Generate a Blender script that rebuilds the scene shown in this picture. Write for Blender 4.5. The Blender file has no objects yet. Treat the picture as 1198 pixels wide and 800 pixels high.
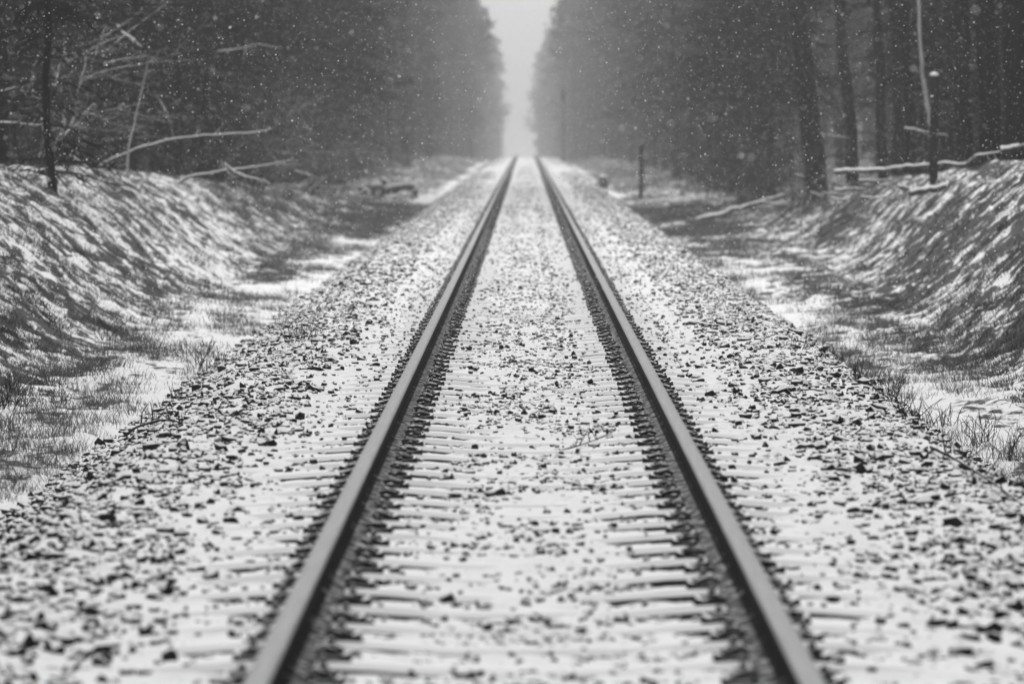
import bpy, math, random
import numpy as np
from mathutils import Vector, Matrix

SC = bpy.context.scene
COL = SC.collection
RNG = np.random.default_rng(7)
random.seed(7)

# ------------------------------------------------------------------ camera numbers
FPX = 5500.0            # focal length in pixels of the 1198 px wide photograph
VPX, VPY = 615.0, 157.0  # where the rails would meet
CAMX, CAMZ = -0.024, 1.474   # rail top is z = 0


def at(px, py, Y):
    return np.array([CAMX + (px - VPX) / FPX * Y, Y, CAMZ - (py - VPY) / FPX * Y])


# ------------------------------------------------------------------ noise
def _hash(ix, iy, seed):
    h = (ix.astype(np.int64) * 374761393 + iy.astype(np.int64) * 668265263 + seed * 974634181) & 0xFFFFFFFF
    h = ((h ^ (h >> 13)) * 1274126177) & 0xFFFFFFFF
    h = ((h ^ (h >> 16)) * 2246822519) & 0xFFFFFFFF
    return ((h ^ (h >> 15)) & 0xFFFFFF) / float(0xFFFFFF)


def vn(x, y, seed=0):
    x = np.asarray(x, float); y = np.asarray(y, float)
    ix = np.floor(x); iy = np.floor(y)
    fx = x - ix; fy = y - iy
    fx = fx * fx * (3 - 2 * fx); fy = fy * fy * (3 - 2 * fy)
    a = _hash(ix, iy, seed); b = _hash(ix + 1, iy, seed)
    c = _hash(ix, iy + 1, seed); d = _hash(ix + 1, iy + 1, seed)
    return (a * (1 - fx) + b * fx) * (1 - fy) + (c * (1 - fx) + d * fx) * fy - 0.5


def fbm(x, y, seed=0, octs=4):
    t = 0; a = 1.0
    for o in range(octs):
        t = t + a * vn(x * 2 ** o + 17.3 * o, y * 2 ** o - 9.1 * o, seed + o)
        a *= 0.5
    return t


def sstep(a, b, x):
    t = np.clip((x - a) / (b - a), 0, 1)
    return t * t * (3 - 2 * t)


# ------------------------------------------------------------------ terrain
def crest_drop(Y):
    Y = np.asarray(Y, float)
    R = 17187.0
    t = np.clip(Y - 290, 0, 230)
    z = -t * t / (2 * R)
    return z - np.clip(Y - 520, 0, None) * (230 / R)


def bend(Y):
    t = np.clip(np.asarray(Y, float) - 385, 0, None)
    return -t * t / 220000.0


def lerpz(x, x0, z0, x1, z1):
    return z0 + (z1 - z0) * np.clip((x - x0) / (x1 - x0), 0, 1)


def knots(Y, right):
    Y = np.asarray(Y, float)
    if right:
        s, zs, toe, zt = 2.23, -0.20, 2.80, -0.60
        foot = np.interp(Y, [0, 35, 75, 100, 400], [3.7, 3.7, 4.8, 5.0, 4.9])
        zf = np.interp(Y, [0, 60, 110, 150], [-0.52, -0.50, -0.40, -0.38])
        cr = foot + np.interp(Y, [0, 60, 110], [2.3, 2.2, 1.6])
        zc = np.interp(Y, [0, 50, 60, 85, 112, 150, 400], [1.35, 1.28, 1.16, 0.66, -0.02, -0.20, -0.15])
    else:
        s, zs, toe, zt = 1.97, -0.20, 2.68, -0.52
        foot = np.interp(Y, [0, 60, 110, 400], [3.8, 3.9, 4.3, 4.6])
        zf = np.interp(Y, [0, 60, 110, 150], [-0.46, -0.44, -0.36, -0.3])
        cr = foot + np.interp(Y, [0, 60, 110], [2.6, 2.5, 1.9])
        zc = np.interp(Y, [0, 55, 70, 85, 123, 150, 400], [1.12, 1.05, 0.92, 0.66, 0.10, -0.12, -0.05])
    return s, zs, toe, zt, foot, zf, cr, zc


def height(x, Y, micro=True):
    x = np.asarray(x, float); Y = np.asarray(Y, float)
    xx = x - bend(Y)
    ax = np.abs(xx)
    out = np.zeros(np.broadcast(x, Y).shape)
    for right in (True, False):
        s, zs, toe, zt, foot, zf, cr, zc = knots(Y, right)
        wig = 0.10 * vn(Y * 0.9, Y * 0 + 3, 5 + right) + 0.12 * vn(Y * .23, Y * 0 + 8, 9 + right)
        s = s + wig; toe = toe + wig
        z = np.where(ax < s, -0.207 + 0.004 * sstep(0.35, 0.55, ax) + 0.008 * sstep(0.95, 1.4, ax), 0)
        z = np.where((ax >= s), lerpz(ax, s, -0.198, toe, zt), z)
        z = np.where(ax >= toe, lerpz(ax, toe, zt, foot, zf), z)
        t = np.clip((ax - foot) / (cr - foot), 0, 1)
        tt = 0.45 * t + 0.55 * t * t * (3 - 2 * t)
        z = np.where(ax >= foot, zf + (zc - zf) * tt, z)
        z = np.where(ax >= cr, zc + 0.018 * (ax - cr), z)
        m = (xx >= 0) if right else (xx < 0)
        out = np.where(m, z, out)
    if micro:
        bal = 1 - sstep(2.3, 3.0, ax)
        bank = sstep(3.2, 4.6, ax)
        # lumps of litter and tussocks; drawn out down the bank
        lum = 0.09 * fbm(xx * 0.8, Y * 0.4, 21, 3) + 0.055 * fbm(xx * 3.0, Y * 2.4, 31, 3) \
            + 0.065 * fbm(xx * 8, Y * 4, 41, 2)
        out = out + (1 - bal) * (0.35 + 0.65 * bank) * lum
        out = out + (1 - bal) * 0.05 * fbm(xx * 3.1, Y * 3.1, 51, 2)
        cov = sstep(0.1, 0.75, ax) * (1 - sstep(0.9, 1.25, ax))          # swept hollow by the rails
        bmp = 0.030 * fbm(xx * 9, Y * 7, 61, 3) + 0.026 * fbm(xx * 1.6, Y * 0.6, 71, 2)
        out = out + bal * (bmp * (1 - 0.45 * cov) - 0.005 * cov + 0.015 * np.clip(fbm(xx * 1.3, Y * 1.9, 81, 2), -.25, .5) * sstep(0.3, 0.6, ax))
    return out + crest_drop(Y)


def hit(px, py, y0=13.0, y1=420.0):
    Y = np.arange(y0, y1, 0.1)
    x = CAMX + (px - VPX) / FPX * Y
    z = CAMZ - (py - VPY) / FPX * Y
    g = height(x, Y, True)
    k = np.argmax(z <= g)
    return np.array([x[k], Y[k], g[k]])


# ------------------------------------------------------------------ mesh helpers
class MB:
    def __init__(s):
        s.V = []; s.F = []; s.n = 0; s.mi = []

    def add(s, V, F, mi=0):
        V = np.asarray(V, float).reshape(-1, 3)
        F = np.asarray(F, int)
        s.V.append(V); s.F.append(F + s.n); s.n += len(V)
        s.mi.append(np.full(len(F), mi, int))

    def tube(s, pts, rad, sides=6, mi=0, cap=True, jit=0.0):
        P = np.asarray(pts, float); R = np.asarray(rad, float)
        n = len(P)
        T = np.gradient(P, axis=0)
        T /= np.linalg.norm(T, axis=1)[:, None] + 1e-9
        ref = np.array([0.31, 0.17, 0.93])
        if abs(np.dot(T.mean(0), ref)) > 0.85 * np.linalg.norm(T.mean(0)):
            ref = np.array([1.0, 0.1, 0.05])
        A = np.cross(T, ref); A /= np.linalg.norm(A, axis=1)[:, None] + 1e-9
        B = np.cross(T, A)
        a = np.linspace(0, 2 * np.pi, sides, endpoint=False)
        rr = R[:, None] * (1 + jit * RNG.uniform(-1, 1, (n, sides)))
        V = P[:, None, :] + rr[..., None] * (np.cos(a)[None, :, None] * A[:, None, :] + np.sin(a)[None, :, None] * B[:, None, :])
        V = V.reshape(-1, 3)
        i = np.arange(n - 1)[:, None] * sides; j = np.arange(sides)[None, :]; j2 = (j + 1) % sides
        F = np.stack([i + j, i + j2, i + sides + j2, i + sides + j], -1).reshape(-1, 4)
        s.add(V, F, mi)
        if cap:
            for k, e in ((0, -1), (n - 1, 1)):
                c = np.vstack([V[k * sides:(k + 1) * sides], P[k] + 0.25 * e * R[k] * T[k]])
                f = [[q, (q + 1) % sides, sides] if e > 0 else [(q + 1) % sides, q, sides] for q in range(sides)]
                s.add(c, f, mi)

    def box(s, c, d, mi=0):
        c = np.array(c, float); h = np.array(d, float) / 2
        V = [c + h * np.array(q) for q in ((-1, -1, -1), (1, -1, -1), (1, 1, -1), (-1, 1, -1), (-1, -1, 1), (1, -1, 1), (1, 1, 1), (-1, 1, 1))]
        s.add(V, [(0, 3, 2, 1), (4, 5, 6, 7), (0, 1, 5, 4), (1, 2, 6, 5), (2, 3, 7, 6), (3, 0, 4, 7)], mi)

    def build(s, name, mats, parent=None, smooth=False, link=True):
        V = np.concatenate(s.V)
        me = bpy.data.meshes.new(name)
        me.vertices.add(len(V)); me.vertices.foreach_set('co', V.astype(np.float32).ravel())
        tot = np.concatenate([np.full(len(f), f.shape[1], int) for f in s.F])
        idx = np.concatenate([f.ravel() for f in s.F])
        me.loops.add(len(idx)); me.loops.foreach_set('vertex_index', idx.astype(np.int32))
        me.polygons.add(len(tot))
        st = np.concatenate([[0], np.cumsum(tot)[:-1]])
        me.polygons.foreach_set('loop_start', st.astype(np.int32))
        try:
            me.polygons.foreach_set('loop_total', tot.astype(np.int32))
        except Exception:
            pass
        if not isinstance(mats, (list, tuple)):
            mats = [mats]
        for m in mats:
            me.materials.append(m)
        if len(mats) > 1:
            me.polygons.foreach_set('material_index', np.concatenate(s.mi).astype(np.int32))
        me.polygons.foreach_set('use_smooth', np.full(len(tot), smooth, bool))
        me.update(calc_edges=True)
        me.validate()
        o = bpy.data.objects.new(name, me)
        COL.objects.link(o)
        if parent is not None:
            o.parent = parent
        return o


def tag(o, label=None, cat=None, group=None, kind=None):
    if label: o['label'] = label
    if cat: o['category'] = cat
    if group: o['group'] = group
    if kind: o['kind'] = kind
    return o


def empty(name, loc, rz=0.0):
    o = bpy.data.objects.new(name, None)
    o.location = loc; o.rotation_euler = (0, 0, rz)
    o.empty_display_size = 0.2
    COL.objects.link(o)
    return o


def copy_tree(o, parent=None, kids=True):
    c = o.copy(); COL.objects.link(c); c.parent = parent
    if kids:
        for ch in [q for q in o.children]:
            copy_tree(ch, c)
    return c


# ------------------------------------------------------------------ materials (all neutral: the photograph is black and white)
def new_mat(name):
    m = bpy.data.materials.new(name); m.use_nodes = True
    nt = m.node_tree
    return m, nt, nt.nodes['Principled BSDF']


def g3(v):
    return (v, v, v, 1)


def node(nt, t, **kw):
    n = nt.nodes.new(t)
    for k, v in kw.items():
        setattr(n, k, v)
    return n


def noise(nt, scale, detail=4, rough=0.6, coord='Object', stretch=None):
    tc = node(nt, 'ShaderNodeTexCoord')
    n = node(nt, 'ShaderNodeTexNoise')
    n.inputs['Scale'].default_value = scale; n.inputs['Detail'].default_value = detail
    n.inputs['Roughness'].default_value = rough
    if stretch:
        mp = node(nt, 'ShaderNodeMapping'); mp.inputs['Scale'].default_value = stretch
        nt.links.new(tc.outputs[coord], mp.inputs[0]); nt.links.new(mp.outputs[0], n.inputs['Vector'])
    else:
        nt.links.new(tc.outputs[coord], n.inputs['Vector'])
    return n.outputs['Fac']


def ramp(nt, src, lo, hi, a, b):
    r = node(nt, 'ShaderNodeMapRange'); r.interpolation_type = 'SMOOTHSTEP'
    nt.links.new(src, r.inputs['Value'])
    r.inputs['From Min'].default_value = lo; r.inputs['From Max'].default_value = hi
    r.inputs['To Min'].default_value = a; r.inputs['To Max'].default_value = b
    return r.outputs[0]


def math_n(nt, op, a, b):
    m = node(nt, 'ShaderNodeMath', operation=op)
    for i, v in enumerate((a, b)):
        if isinstance(v, (int, float)): m.inputs[i].default_value = v
        else: nt.links.new(v, m.inputs[i])
    return m.outputs[0]


def gray(nt, val):
    c = node(nt, 'ShaderNodeCombineColor')
    for i in range(3): nt.links.new(val, c.inputs[i])
    return c.outputs[0]


def mixv(nt, f, a, b):
    m = node(nt, 'ShaderNodeMix'); m.data_type = 'FLOAT'
    for k, v in (('Factor', f), ('A', a), ('B', b)):
        sock = [q for q in m.inputs if q.name == k and q.type == 'VALUE'][0]
        if isinstance(v, (int, float)): sock.default_value = v
        else: nt.links.new(v, sock)
    return [q for q in m.outputs if q.type == 'VALUE'][0]


def bump(nt, bs, src, strength, dist):
    b = node(nt, 'ShaderNodeBump'); b.inputs['Strength'].default_value = strength
    b.inputs['Distance'].default_value = dist
    nt.links.new(src, b.inputs['Height']); nt.links.new(b.outputs[0], bs.inputs['Normal'])


SNOW = 0.86


def dusted(name, lo, hi, nscale=8.0, th=0.6, soft=0.15, amt=0.35, rough=0.85, coord='Object', stretch=None, snow=SNOW):
    """dark base with snow lying on whatever faces up"""
    m, nt, bs = new_mat(name)
    base = ramp(nt, noise(nt, nscale, 5, 0.6, coord, stretch), 0.3, 0.7, lo, hi)
    ge = node(nt, 'ShaderNodeNewGeometry')
    sx = node(nt, 'ShaderNodeSeparateXYZ'); nt.links.new(ge.outputs['Normal'], sx.inputs[0])
    n2n = node(nt, 'ShaderNodeTexNoise'); n2n.inputs['Scale'].default_value = nscale * 0.7 + 3; n2n.inputs['Detail'].default_value = 3
    n2n.inputs['Roughness'].default_value = 0.6
    nt.links.new(ge.outputs['Position'], n2n.inputs['Vector']); n2 = n2n.outputs['Fac']
    v = math_n(nt, 'ADD', sx.outputs['Z'], math_n(nt, 'MULTIPLY', math_n(nt, 'SUBTRACT', n2, 0.5), amt))
    f = ramp(nt, v, th - soft, th + soft, 0, 1)
    nt.links.new(gray(nt, mixv(nt, f, base, snow)), bs.inputs['Base Color'])
    bs.inputs['Roughness'].default_value = rough
    bs.inputs['Specular IOR Level'].default_value = 0.08
    return m


def plain(name, lo, hi, nscale=10.0, rough=0.8, metal=0.0, spec=0.3, stretch=None):
    m, nt, bs = new_mat(name)
    nz = noise(nt, nscale, 5, 0.65, 'Object', stretch)
    nt.links.new(gray(nt, ramp(nt, nz, 0.28, 0.72, lo, hi)), bs.inputs['Base Color'])
    bs.inputs['Roughness'].default_value = rough; bs.inputs['Metallic'].default_value = metal
    bs.inputs['Specular IOR Level'].default_value = spec
    return m


M = {}
M['stone'] = dusted('ballast_stone', 0.004, 0.016, 9, th=0.62, soft=0.04, amt=0.4)
M['concrete'] = dusted('sleeper_concrete', 0.008, 0.03, 6, th=0.50, soft=0.12, amt=0.5)
M['rust'] = dusted('rusty_rail_side', 0.006, 0.016, 14, th=1.0, soft=0.10, amt=0.8, rough=0.9, snow=0.6)
M['steel'] = plain('polished_rail_head', 0.30, 0.40, 3, rough=0.6, metal=0.0, spec=0.12, stretch=(40, 0.6, 1))
M['clip'] = dusted('spring_clip_steel', 0.008, 0.02, 20, th=0.86, soft=0.05, amt=0.7, rough=0.8)
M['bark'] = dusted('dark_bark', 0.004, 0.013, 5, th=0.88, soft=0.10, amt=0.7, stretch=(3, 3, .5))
M['twig'] = dusted('snow_dusted_twig', 0.008, 0.025, 6, th=0.88, soft=0.15, amt=0.8)
M['shrub'] = dusted('shrub_twig', 0.015, 0.04, 6, th=0.74, soft=0.15, amt=0.9)
M['branchsnow'] = dusted('snow_covered_deadwood', 0.025, 0.07, 6, th=0.25, soft=0.2, amt=0.5)
M['birch'] = plain('pale_sapling_bark', 0.22, 0.5, 5, stretch=(2, 2, .6))
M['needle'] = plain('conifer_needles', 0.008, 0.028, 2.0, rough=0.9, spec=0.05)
M['grass'] = plain('dry_dark_grass', 0.03, 0.16, 1.1, rough=0.9, spec=0.1)
M['snow'] = plain('fresh_snow', 0.80, 0.90, 12, rough=0.9, spec=0.2)
M['flake'] = plain('falling_flake', 0.88, 0.92, 2, rough=1.0, spec=0.0)
M['post'] = dusted('weathered_post', 0.012, 0.03, 12, th=0.8, soft=0.1, amt=0.3, stretch=(4, 4, .5))
M['box'] = dusted('grey_cable_post', 0.06, 0.11, 7, th=0.75, soft=0.1, amt=0.2)


def ground_mat():
    m, nt, bs = new_mat('snowy_ground')
    at_ = node(nt, 'ShaderNodeAttribute'); at_.attribute_name = 'snow'
    ge = node(nt, 'ShaderNodeNewGeometry')
    sx = node(nt, 'ShaderNodeSeparateXYZ'); nt.links.new(ge.outputs['Normal'], sx.inputs[0])
    n1 = noise(nt, 1.0, 6, 0.72, 'Object', (12, 10, 16))
    n2 = noise(nt, 2.2, 4, 0.6)
    v = math_n(nt, 'ADD', at_.outputs['Fac'], math_n(nt, 'MULTIPLY', math_n(nt, 'SUBTRACT', n1, 0.5), 1.25))
    v = math_n(nt, 'ADD', v, math_n(nt, 'MULTIPLY', math_n(nt, 'SUBTRACT', n2, 0.5), 0.6))
    v = math_n(nt, 'ADD', v, math_n(nt, 'MULTIPLY', math_n(nt, 'SUBTRACT', sx.outputs['Z'], 0.90), 0.9))
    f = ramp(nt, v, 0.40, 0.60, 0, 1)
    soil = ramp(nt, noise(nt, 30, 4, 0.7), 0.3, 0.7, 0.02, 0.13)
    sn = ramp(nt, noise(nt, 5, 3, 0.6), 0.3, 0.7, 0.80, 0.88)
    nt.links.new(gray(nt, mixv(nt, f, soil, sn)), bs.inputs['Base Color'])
    bs.inputs['Roughness'].default_value = 0.9
    bs.inputs['Specular IOR Level'].default_value = 0.15
    bump(nt, bs, noise(nt, 45, 4, 0.6), 0.5, 0.02)
    return m


M['ground'] = ground_mat()

# ------------------------------------------------------------------ ground: one sheet
def make_ground():
    xs = [0.0]
    while xs[-1] < 400:
        a = xs[-1]
        st = 0.032 if a < 3.0 else (0.05 if a < 7.0 else 0.05 * (1 + (a - 7.0) * 0.6))
        xs.append(a + st)
    xs = np.array(xs); xs = np.concatenate([-xs[:0:-1], xs])
    ys = [-60.0]
    while ys[-1] < 11.5: ys.append(ys[-1] + max(0.05, (11.5 - ys[-1]) * 0.12))
    while ys[-1] < 1000: ys.append(ys[-1] + max(0.03, ys[-1] * 0.0021))
    ys = np.array(ys)
    X, Y = np.meshgrid(xs, ys)
    Z = height(X + 0, Y)
    V = np.stack([X, Y, Z], -1).reshape(-1, 3)
    nx, ny = len(xs), len(ys)
    i = np.arange(ny - 1)[:, None] * nx; j = np.arange(nx - 1)[None, :]
    F = np.stack([i + j, i + j + 1, i + nx + j + 1, i + nx + j], -1).reshape(-1, 4)
    mb = MB(); mb.add(V, F)
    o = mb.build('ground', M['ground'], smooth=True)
    tag(o, kind='structure')
    # how much snow lies where
    xx = X - bend(Y); ax = np.abs(xx)
    right = xx > 0
    s = 0.71 - 0.20 * sstep(170, 300, Y) - 0.05 * sstep(0.45, 0.6, ax) * (1 - sstep(1.3, 1.6, ax)) - 0.12 * sstep(150, 260, Y) * sstep(1.3, 1.7, ax)
    ditch = sstep(2.6, 3.1, ax)
    base = np.where(right, 0.55, 0.57)
    pat = base + 0.40 * fbm(xx * 0.9, Y * 0.22, 101, 3) + 0.65 * fbm(xx * 8, Y * 4.0, 111, 3)
    # clean drift lying along the toe of the ballast
    drift = np.exp(-((ax - 2.95) / 0.22) ** 2) * sstep(-0.15, 0.15, vn(Y * 0.25, right * 5.0, 120) + 0.05)
    pat = pat + 0.38 * drift
    far = sstep(75, 120, Y)
    pat = pat - 0.16 * (1 - sstep(26, 42, Y)) * (1 - drift)
    pat = pat - 0.25 * sstep(130, 190, Y)
    pat = pat - 0.12 * far * np.where(right, 1.0, 0.8) * (1 - drift)
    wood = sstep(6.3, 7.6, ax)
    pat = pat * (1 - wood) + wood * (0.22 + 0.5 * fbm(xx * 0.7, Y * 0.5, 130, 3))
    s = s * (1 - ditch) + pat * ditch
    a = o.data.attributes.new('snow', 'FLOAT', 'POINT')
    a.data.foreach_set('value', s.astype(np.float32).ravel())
    return o


make_ground()

# ------------------------------------------------------------------ ballast stones (uncountable)
def ico():
    t = (1 + 5 ** .5) / 2
    V = np.array([(-1, t, 0), (1, t, 0), (-1, -t, 0), (1, -t, 0), (0, -1, t), (0, 1, t), (0, -1, -t), (0, 1, -t), (t, 0, -1), (t, 0, 1), (-t, 0, -1), (-t, 0, 1)], float)
    V /= np.linalg.norm(V[0])
    F = np.array([(0, 11, 5), (0, 5, 1), (0, 1, 7), (0, 7, 10), (0, 10, 11), (1, 5, 9), (5, 11, 4), (11, 10, 2), (10, 7, 6), (7, 1, 8), (3, 9, 4), (3, 4, 2), (3, 2, 6), (3, 6, 8), (3, 8, 9), (4, 9, 5), (2, 4, 11), (6, 2, 10), (8, 6, 7), (9, 8, 1)])
    return V, F


def scatter_stones(x, Y, size, sink, name, lift=None):
    V0, F0 = ico()
    n = len(x)
    V = V0[None] * (1 + RNG.uniform(-0.28, 0.28, (n, 12, 1)))
    V = V * RNG.uniform(0.65, 1.2, (n, 1, 3)) * np.array([1.12, 1.0, 0.92])
    a = RNG.uniform(0, 2 * np.pi, n); c, s_ = np.cos(a)[:, None], np.sin(a)[:, None]
    tl = RNG.uniform(-0.6, 0.6, n); ct, st = np.cos(tl)[:, None], np.sin(tl)[:, None]
    y1 = V[..., 1] * ct - V[..., 2] * st; z1 = V[..., 1] * st + V[..., 2] * ct
    x2 = V[..., 0] * c - y1 * s_; y2 = V[..., 0] * s_ + y1 * c
    V = np.stack([x2, y2, z1], -1) * size[:, None, None]
    z = height(x, Y) + size * sink
    if lift is not None: z = np.maximum(z, lift)
    V = V + np.stack([x, Y, z], -1)[:, None, :]
    F = F0[None] + (np.arange(n) * 12)[:, None, None]
    mb = MB(); mb.add(V.reshape(-1, 3), F.reshape(-1, 3))
    return mb.build(name, M['stone'])


def ysample(n, y0, y1, p):
    # density per metre ~ Y**-p
    u = RNG.uniform(0, 1, n)
    if abs(p - 1) < 1e-6: return y0 * (y1 / y0) ** u
    q = 1 - p
    return (y0 ** q + u * (y1 ** q - y0 ** q)) ** (1 / q)


n = 82000
side = RNG.choice([-1, 1], n)
Ys = ysample(n, 11.8, 210, 0.75)
sx = np.where(side > 0, RNG.uniform(0.92, 2.85, n), RNG.uniform(0.92, 2.75, n))
keep = RNG.uniform(0, 1, n) < (0.42 + 0.58 * sstep(1.15, 1.8, sx + 0.5 * vn(Ys * .7, side * 3.0, 210)))
keep &= (sx > 1.42) | (RNG.uniform(0, 1, n) < 0.6)
Ys, sxx = Ys[keep], (sx * side)[keep]
nm = 46000
Ym = ysample(nm, 11.8, 240, 0.8)
xm = RNG.uniform(-0.66, 0.66, nm)
k2 = RNG.uniform(0, 1, nm) < 0.45 + 1.1 * (vn(xm * 3, Ym * 1.2, 220) + 0.1)
Ym, xm = Ym[k2], xm[k2]
X_ = np.concatenate([sxx, xm]); Y_ = np.concatenate([Ys, Ym])
size = RNG.lognormal(math.log(0.0195), 0.36, len(X_)).clip(0.008, 0.046); size[len(sxx):] *= 0.8; size[np.abs(X_) < 1.3] *= 0.85
ks = 3200                      # small stones thrown up onto the sleepers
ys_ = 12.3 + 0.6 * RNG.integers(0, 160, ks) + RNG.uniform(-.085, .085, ks)
xs_ = RNG.uniform(0.15, 1.22, ks) * RNG.choice([-1, 1], ks)
xs_ = np.where((np.abs(xs_) > .60) & (np.abs(xs_) < .90), xs_ * 1.5, xs_)
ss_ = RNG.lognormal(math.log(0.011), .35, ks).clip(.006, .024)
lift = np.concatenate([np.full(len(X_), -9.0), np.interp(np.abs(xs_), [0, .3, .5, 1.0, 1.3], [-.204, -.199, -.180, -.180, -.205]) + ss_ * .35])
X_ = np.concatenate([X_, xs_]); Y_ = np.concatenate([Y_, ys_]); size = np.concatenate([size, ss_])
tag(scatter_stones(X_, Y_, size, RNG.uniform(-0.55, 0.30, len(X_)), 'ballast_stones', lift),
    'dark angular ballast stones poking through the snow beside and between the rails', 'ballast', kind='stuff')

# ------------------------------------------------------------------ rails
def rail_profile():
    h = [(-0.075, -0.172), (0.075, -0.172), (0.075, -0.161), (0.030, -0.148), (0.010, -0.135), (0.0083, -0.06), (0.013, -0.048),
         (0.036, -0.036), (0.036, -0.012), (0.033, -0.005), (0.026, -0.0012)]
    return h + [(-a, b) for a, b in h[::-1][:-2]]


def extrude(mb, prof, ys, x0, closed=True, mi=0):
    P = np.array(prof); k = len(P); n_ = len(ys)
    V = np.zeros((n_, k, 3))
    V[..., 0] = x0 + bend(ys)[:, None] + P[None, :, 0]
    V[..., 1] = ys[:, None]
    V[..., 2] = P[None, :, 1] + crest_drop(ys)[:, None]
    i = np.arange(n_ - 1)[:, None] * k
    j = np.arange(k if closed else k - 1)[None, :]; j2 = (j + 1) % k
    mb.add(V.reshape(-1, 3), np.stack([i + j, i + j2, i + k + j2, i + k + j], -1).reshape(-1, 4), mi)


ysr = np.concatenate([np.arange(4, 280, 4.0), np.arange(280, 470, 3.0)])
for sgn, lab in ((-1, 'left steel running rail with a polished grey head, on snowy sleepers'),
                 (1, 'right steel running rail with a polished grey head, on snowy sleepers')):
    root = empty('rail', (0, 0, 0)); tag(root, lab, 'rail', 'running rails of the track')
    mb = MB(); prof = rail_profile()
    extrude(mb, prof, ysr, sgn * 0.7535); mb.build('rail_body', M['rust'], root)
    mb = MB()
    extrude(mb, [(-0.036, -0.0115), (-0.0335, -0.0045), (-0.026, -0.0005), (-0.012, 0.0012), (0.012, 0.0012), (0.026, -0.0005), (0.0335, -0.0045), (0.036, -0.0115)][::-1], ysr, sgn * 0.7535, closed=False)
    mb.build('running_surface', M['steel'], root, smooth=True)

# ------------------------------------------------------------------ sleepers
def sleeper_mesh(seed):
    r = np.random.default_rng(seed)
    xs = np.array([-1.30, -1.22, -1.0, -0.90, -0.62, -0.50, -0.30, 0, 0.30, 0.50, 0.62, 0.90, 1.0, 1.22, 1.30])
    top = np.array([-0.205, -0.196, -0.180, -0.1735, -0.1735, -0.180, -0.199, -0.204, -0.199, -0.180, -0.1735, -0.1735, -0.180, -0.196, -0.205])
    w = np.interp(np.abs(xs), [0, 0.35, 0.6, 1.3], [0.075, 0.08, 0.10, 0.105])
    V = []
    for x, t, ww in zip(xs, top, w):
        j = r.uniform(-0.004, 0.004, 4)
        V += [(x, -ww - 0.05, -0.40), (x, -ww - .006, t - 0.02 + j[0]), (x, -ww + 0.02, t + j[1] * .4), (x, ww - 0.02, t + j[2] * .4), (x, ww + .006, t - 0.02), (x, ww + 0.05, -0.40)]
    k = 6; F = []
    for i in range(len(xs) - 1):
        for q in range(k):
            a = i * k + q; b = i * k + (q + 1) % k
            F.append((a, b, b + k, a + k))
    mb = MB(); mb.add(V, F)
    mb.add(V[:6], [(5, 4, 3, 2, 1, 0)]); mb.add(V[-6:], [(0, 1, 2, 3, 4, 5)])
    return mb


def clip_parts(sgn):
    """bent spring clip lying against the rail foot; +x points away from the rail"""
    mb = MB()
    p = [(0.000, -0.050, 0.034), (0.035, -0.054, 0.046), (0.070, -0.052, 0.030), (0.082, -0.036, 0.022), (0.066, -0.024, 0.036), (0.030, -0.020, 0.050),
         (0.018, 0.0, 0.052), (0.030, 0.020, 0.050), (0.066, 0.024, 0.036), (0.082, 0.036, 0.022), (0.070, 0.052, 0.030), (0.035, 0.054, 0.046), (0.000, 0.050, 0.034)]
    p = np.array(p)
    # round the bends
    t = np.linspace(0, len(p) - 1, 40)
    q = np.stack([np.interp(t, np.arange(len(p)), p[:, i]) for i in range(3)], 1)
    q[1:-1] = (q[:-2] + 2 * q[1:-1] + q[2:]) / 4
    q[:, 0] *= sgn; q[:, 2] *= 0.72; q[:, 1] *= 0.9
    mb.tube(q, np.full(len(q), 0.0105), 6)
    b = MB()
    b.tube([(sgn * 0.045, 0, 0.0), (sgn * 0.045, 0, 0.043), (sgn * .045, 0, .045)], [0.020, 0.020, 0.018], 6)
    b.tube([(sgn * 0.045, 0, 0.043), (sgn * 0.045, 0, 0.064)], [0.014, 0.012], 6)
    g = MB()
    g.add([(sgn * a, y, z) for y in (-0.062, 0.062) for a, z in ((-0.002, -0.004), (0.11, -0.004), (0.105, 0.022), (0.06, 0.010), (0.004, 0.020))],
          [(0, 1, 6, 5), (1, 2, 7, 6), (2, 3, 8, 7), (3, 4, 9, 8), (4, 0, 5, 9)])
    g.add([(sgn * a, y, z) for y in (-0.062, 0.062) for a, z in ((-0.002, -0.004), (0.11, -0.004), (0.105, 0.022), (0.06, 0.010), (0.004, 0.020))],
          [(4, 3, 2, 1, 0), (5, 6, 7, 8, 9)])
    return mb, b, g


SG = 'sleepers under the rails'
SLAB = 'concrete sleeper crossing under both rails, snow on top, dark front edge showing'
proto = sleeper_mesh(1).build('sleeper', M['concrete'])
tag(proto, SLAB, 'sleeper', SG)
for rs in (-1, 1):
    for cs in (-1, 1):
        w, b, g = clip_parts(cs)
        base = (rs * 0.7535 + cs * 0.076, 0, -0.172)
        c = g.build('guide_plate', M['concrete'], proto); c.location = base
        c = w.build('rail_clip', M['clip'], proto, smooth=True); c.location = base
        d = b.build('bolt', M['clip'], c)
fast = []
for rs in (-1, 1):
    for cs in (-1, 1):
        mb = MB()
        for q in clip_parts(cs):
            o0 = q.n and np.array([0, 0, 0.0])
            off = 0
            for V, F in zip(q.V, q.F):
                mb.V.append(V); mb.F.append(F + mb.n); mb.mi.append(np.zeros(len(F), int))
            mb.n += q.n
        fast.append((mb, np.array([rs * 0.7535 + cs * 0.076, 0, -0.172])))
far_fix = []
meshes = [proto.data] + [sleeper_mesh(k).build('tmp', M['concrete']) for k in range(2, 6)]
for i in range(1, 5):
    o = meshes[i]; meshes[i] = o.data; bpy.data.objects.remove(o)
sl_y = 12.3 + 0.6 * np.arange(640)
sv = sleeper_mesh(1)
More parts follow.
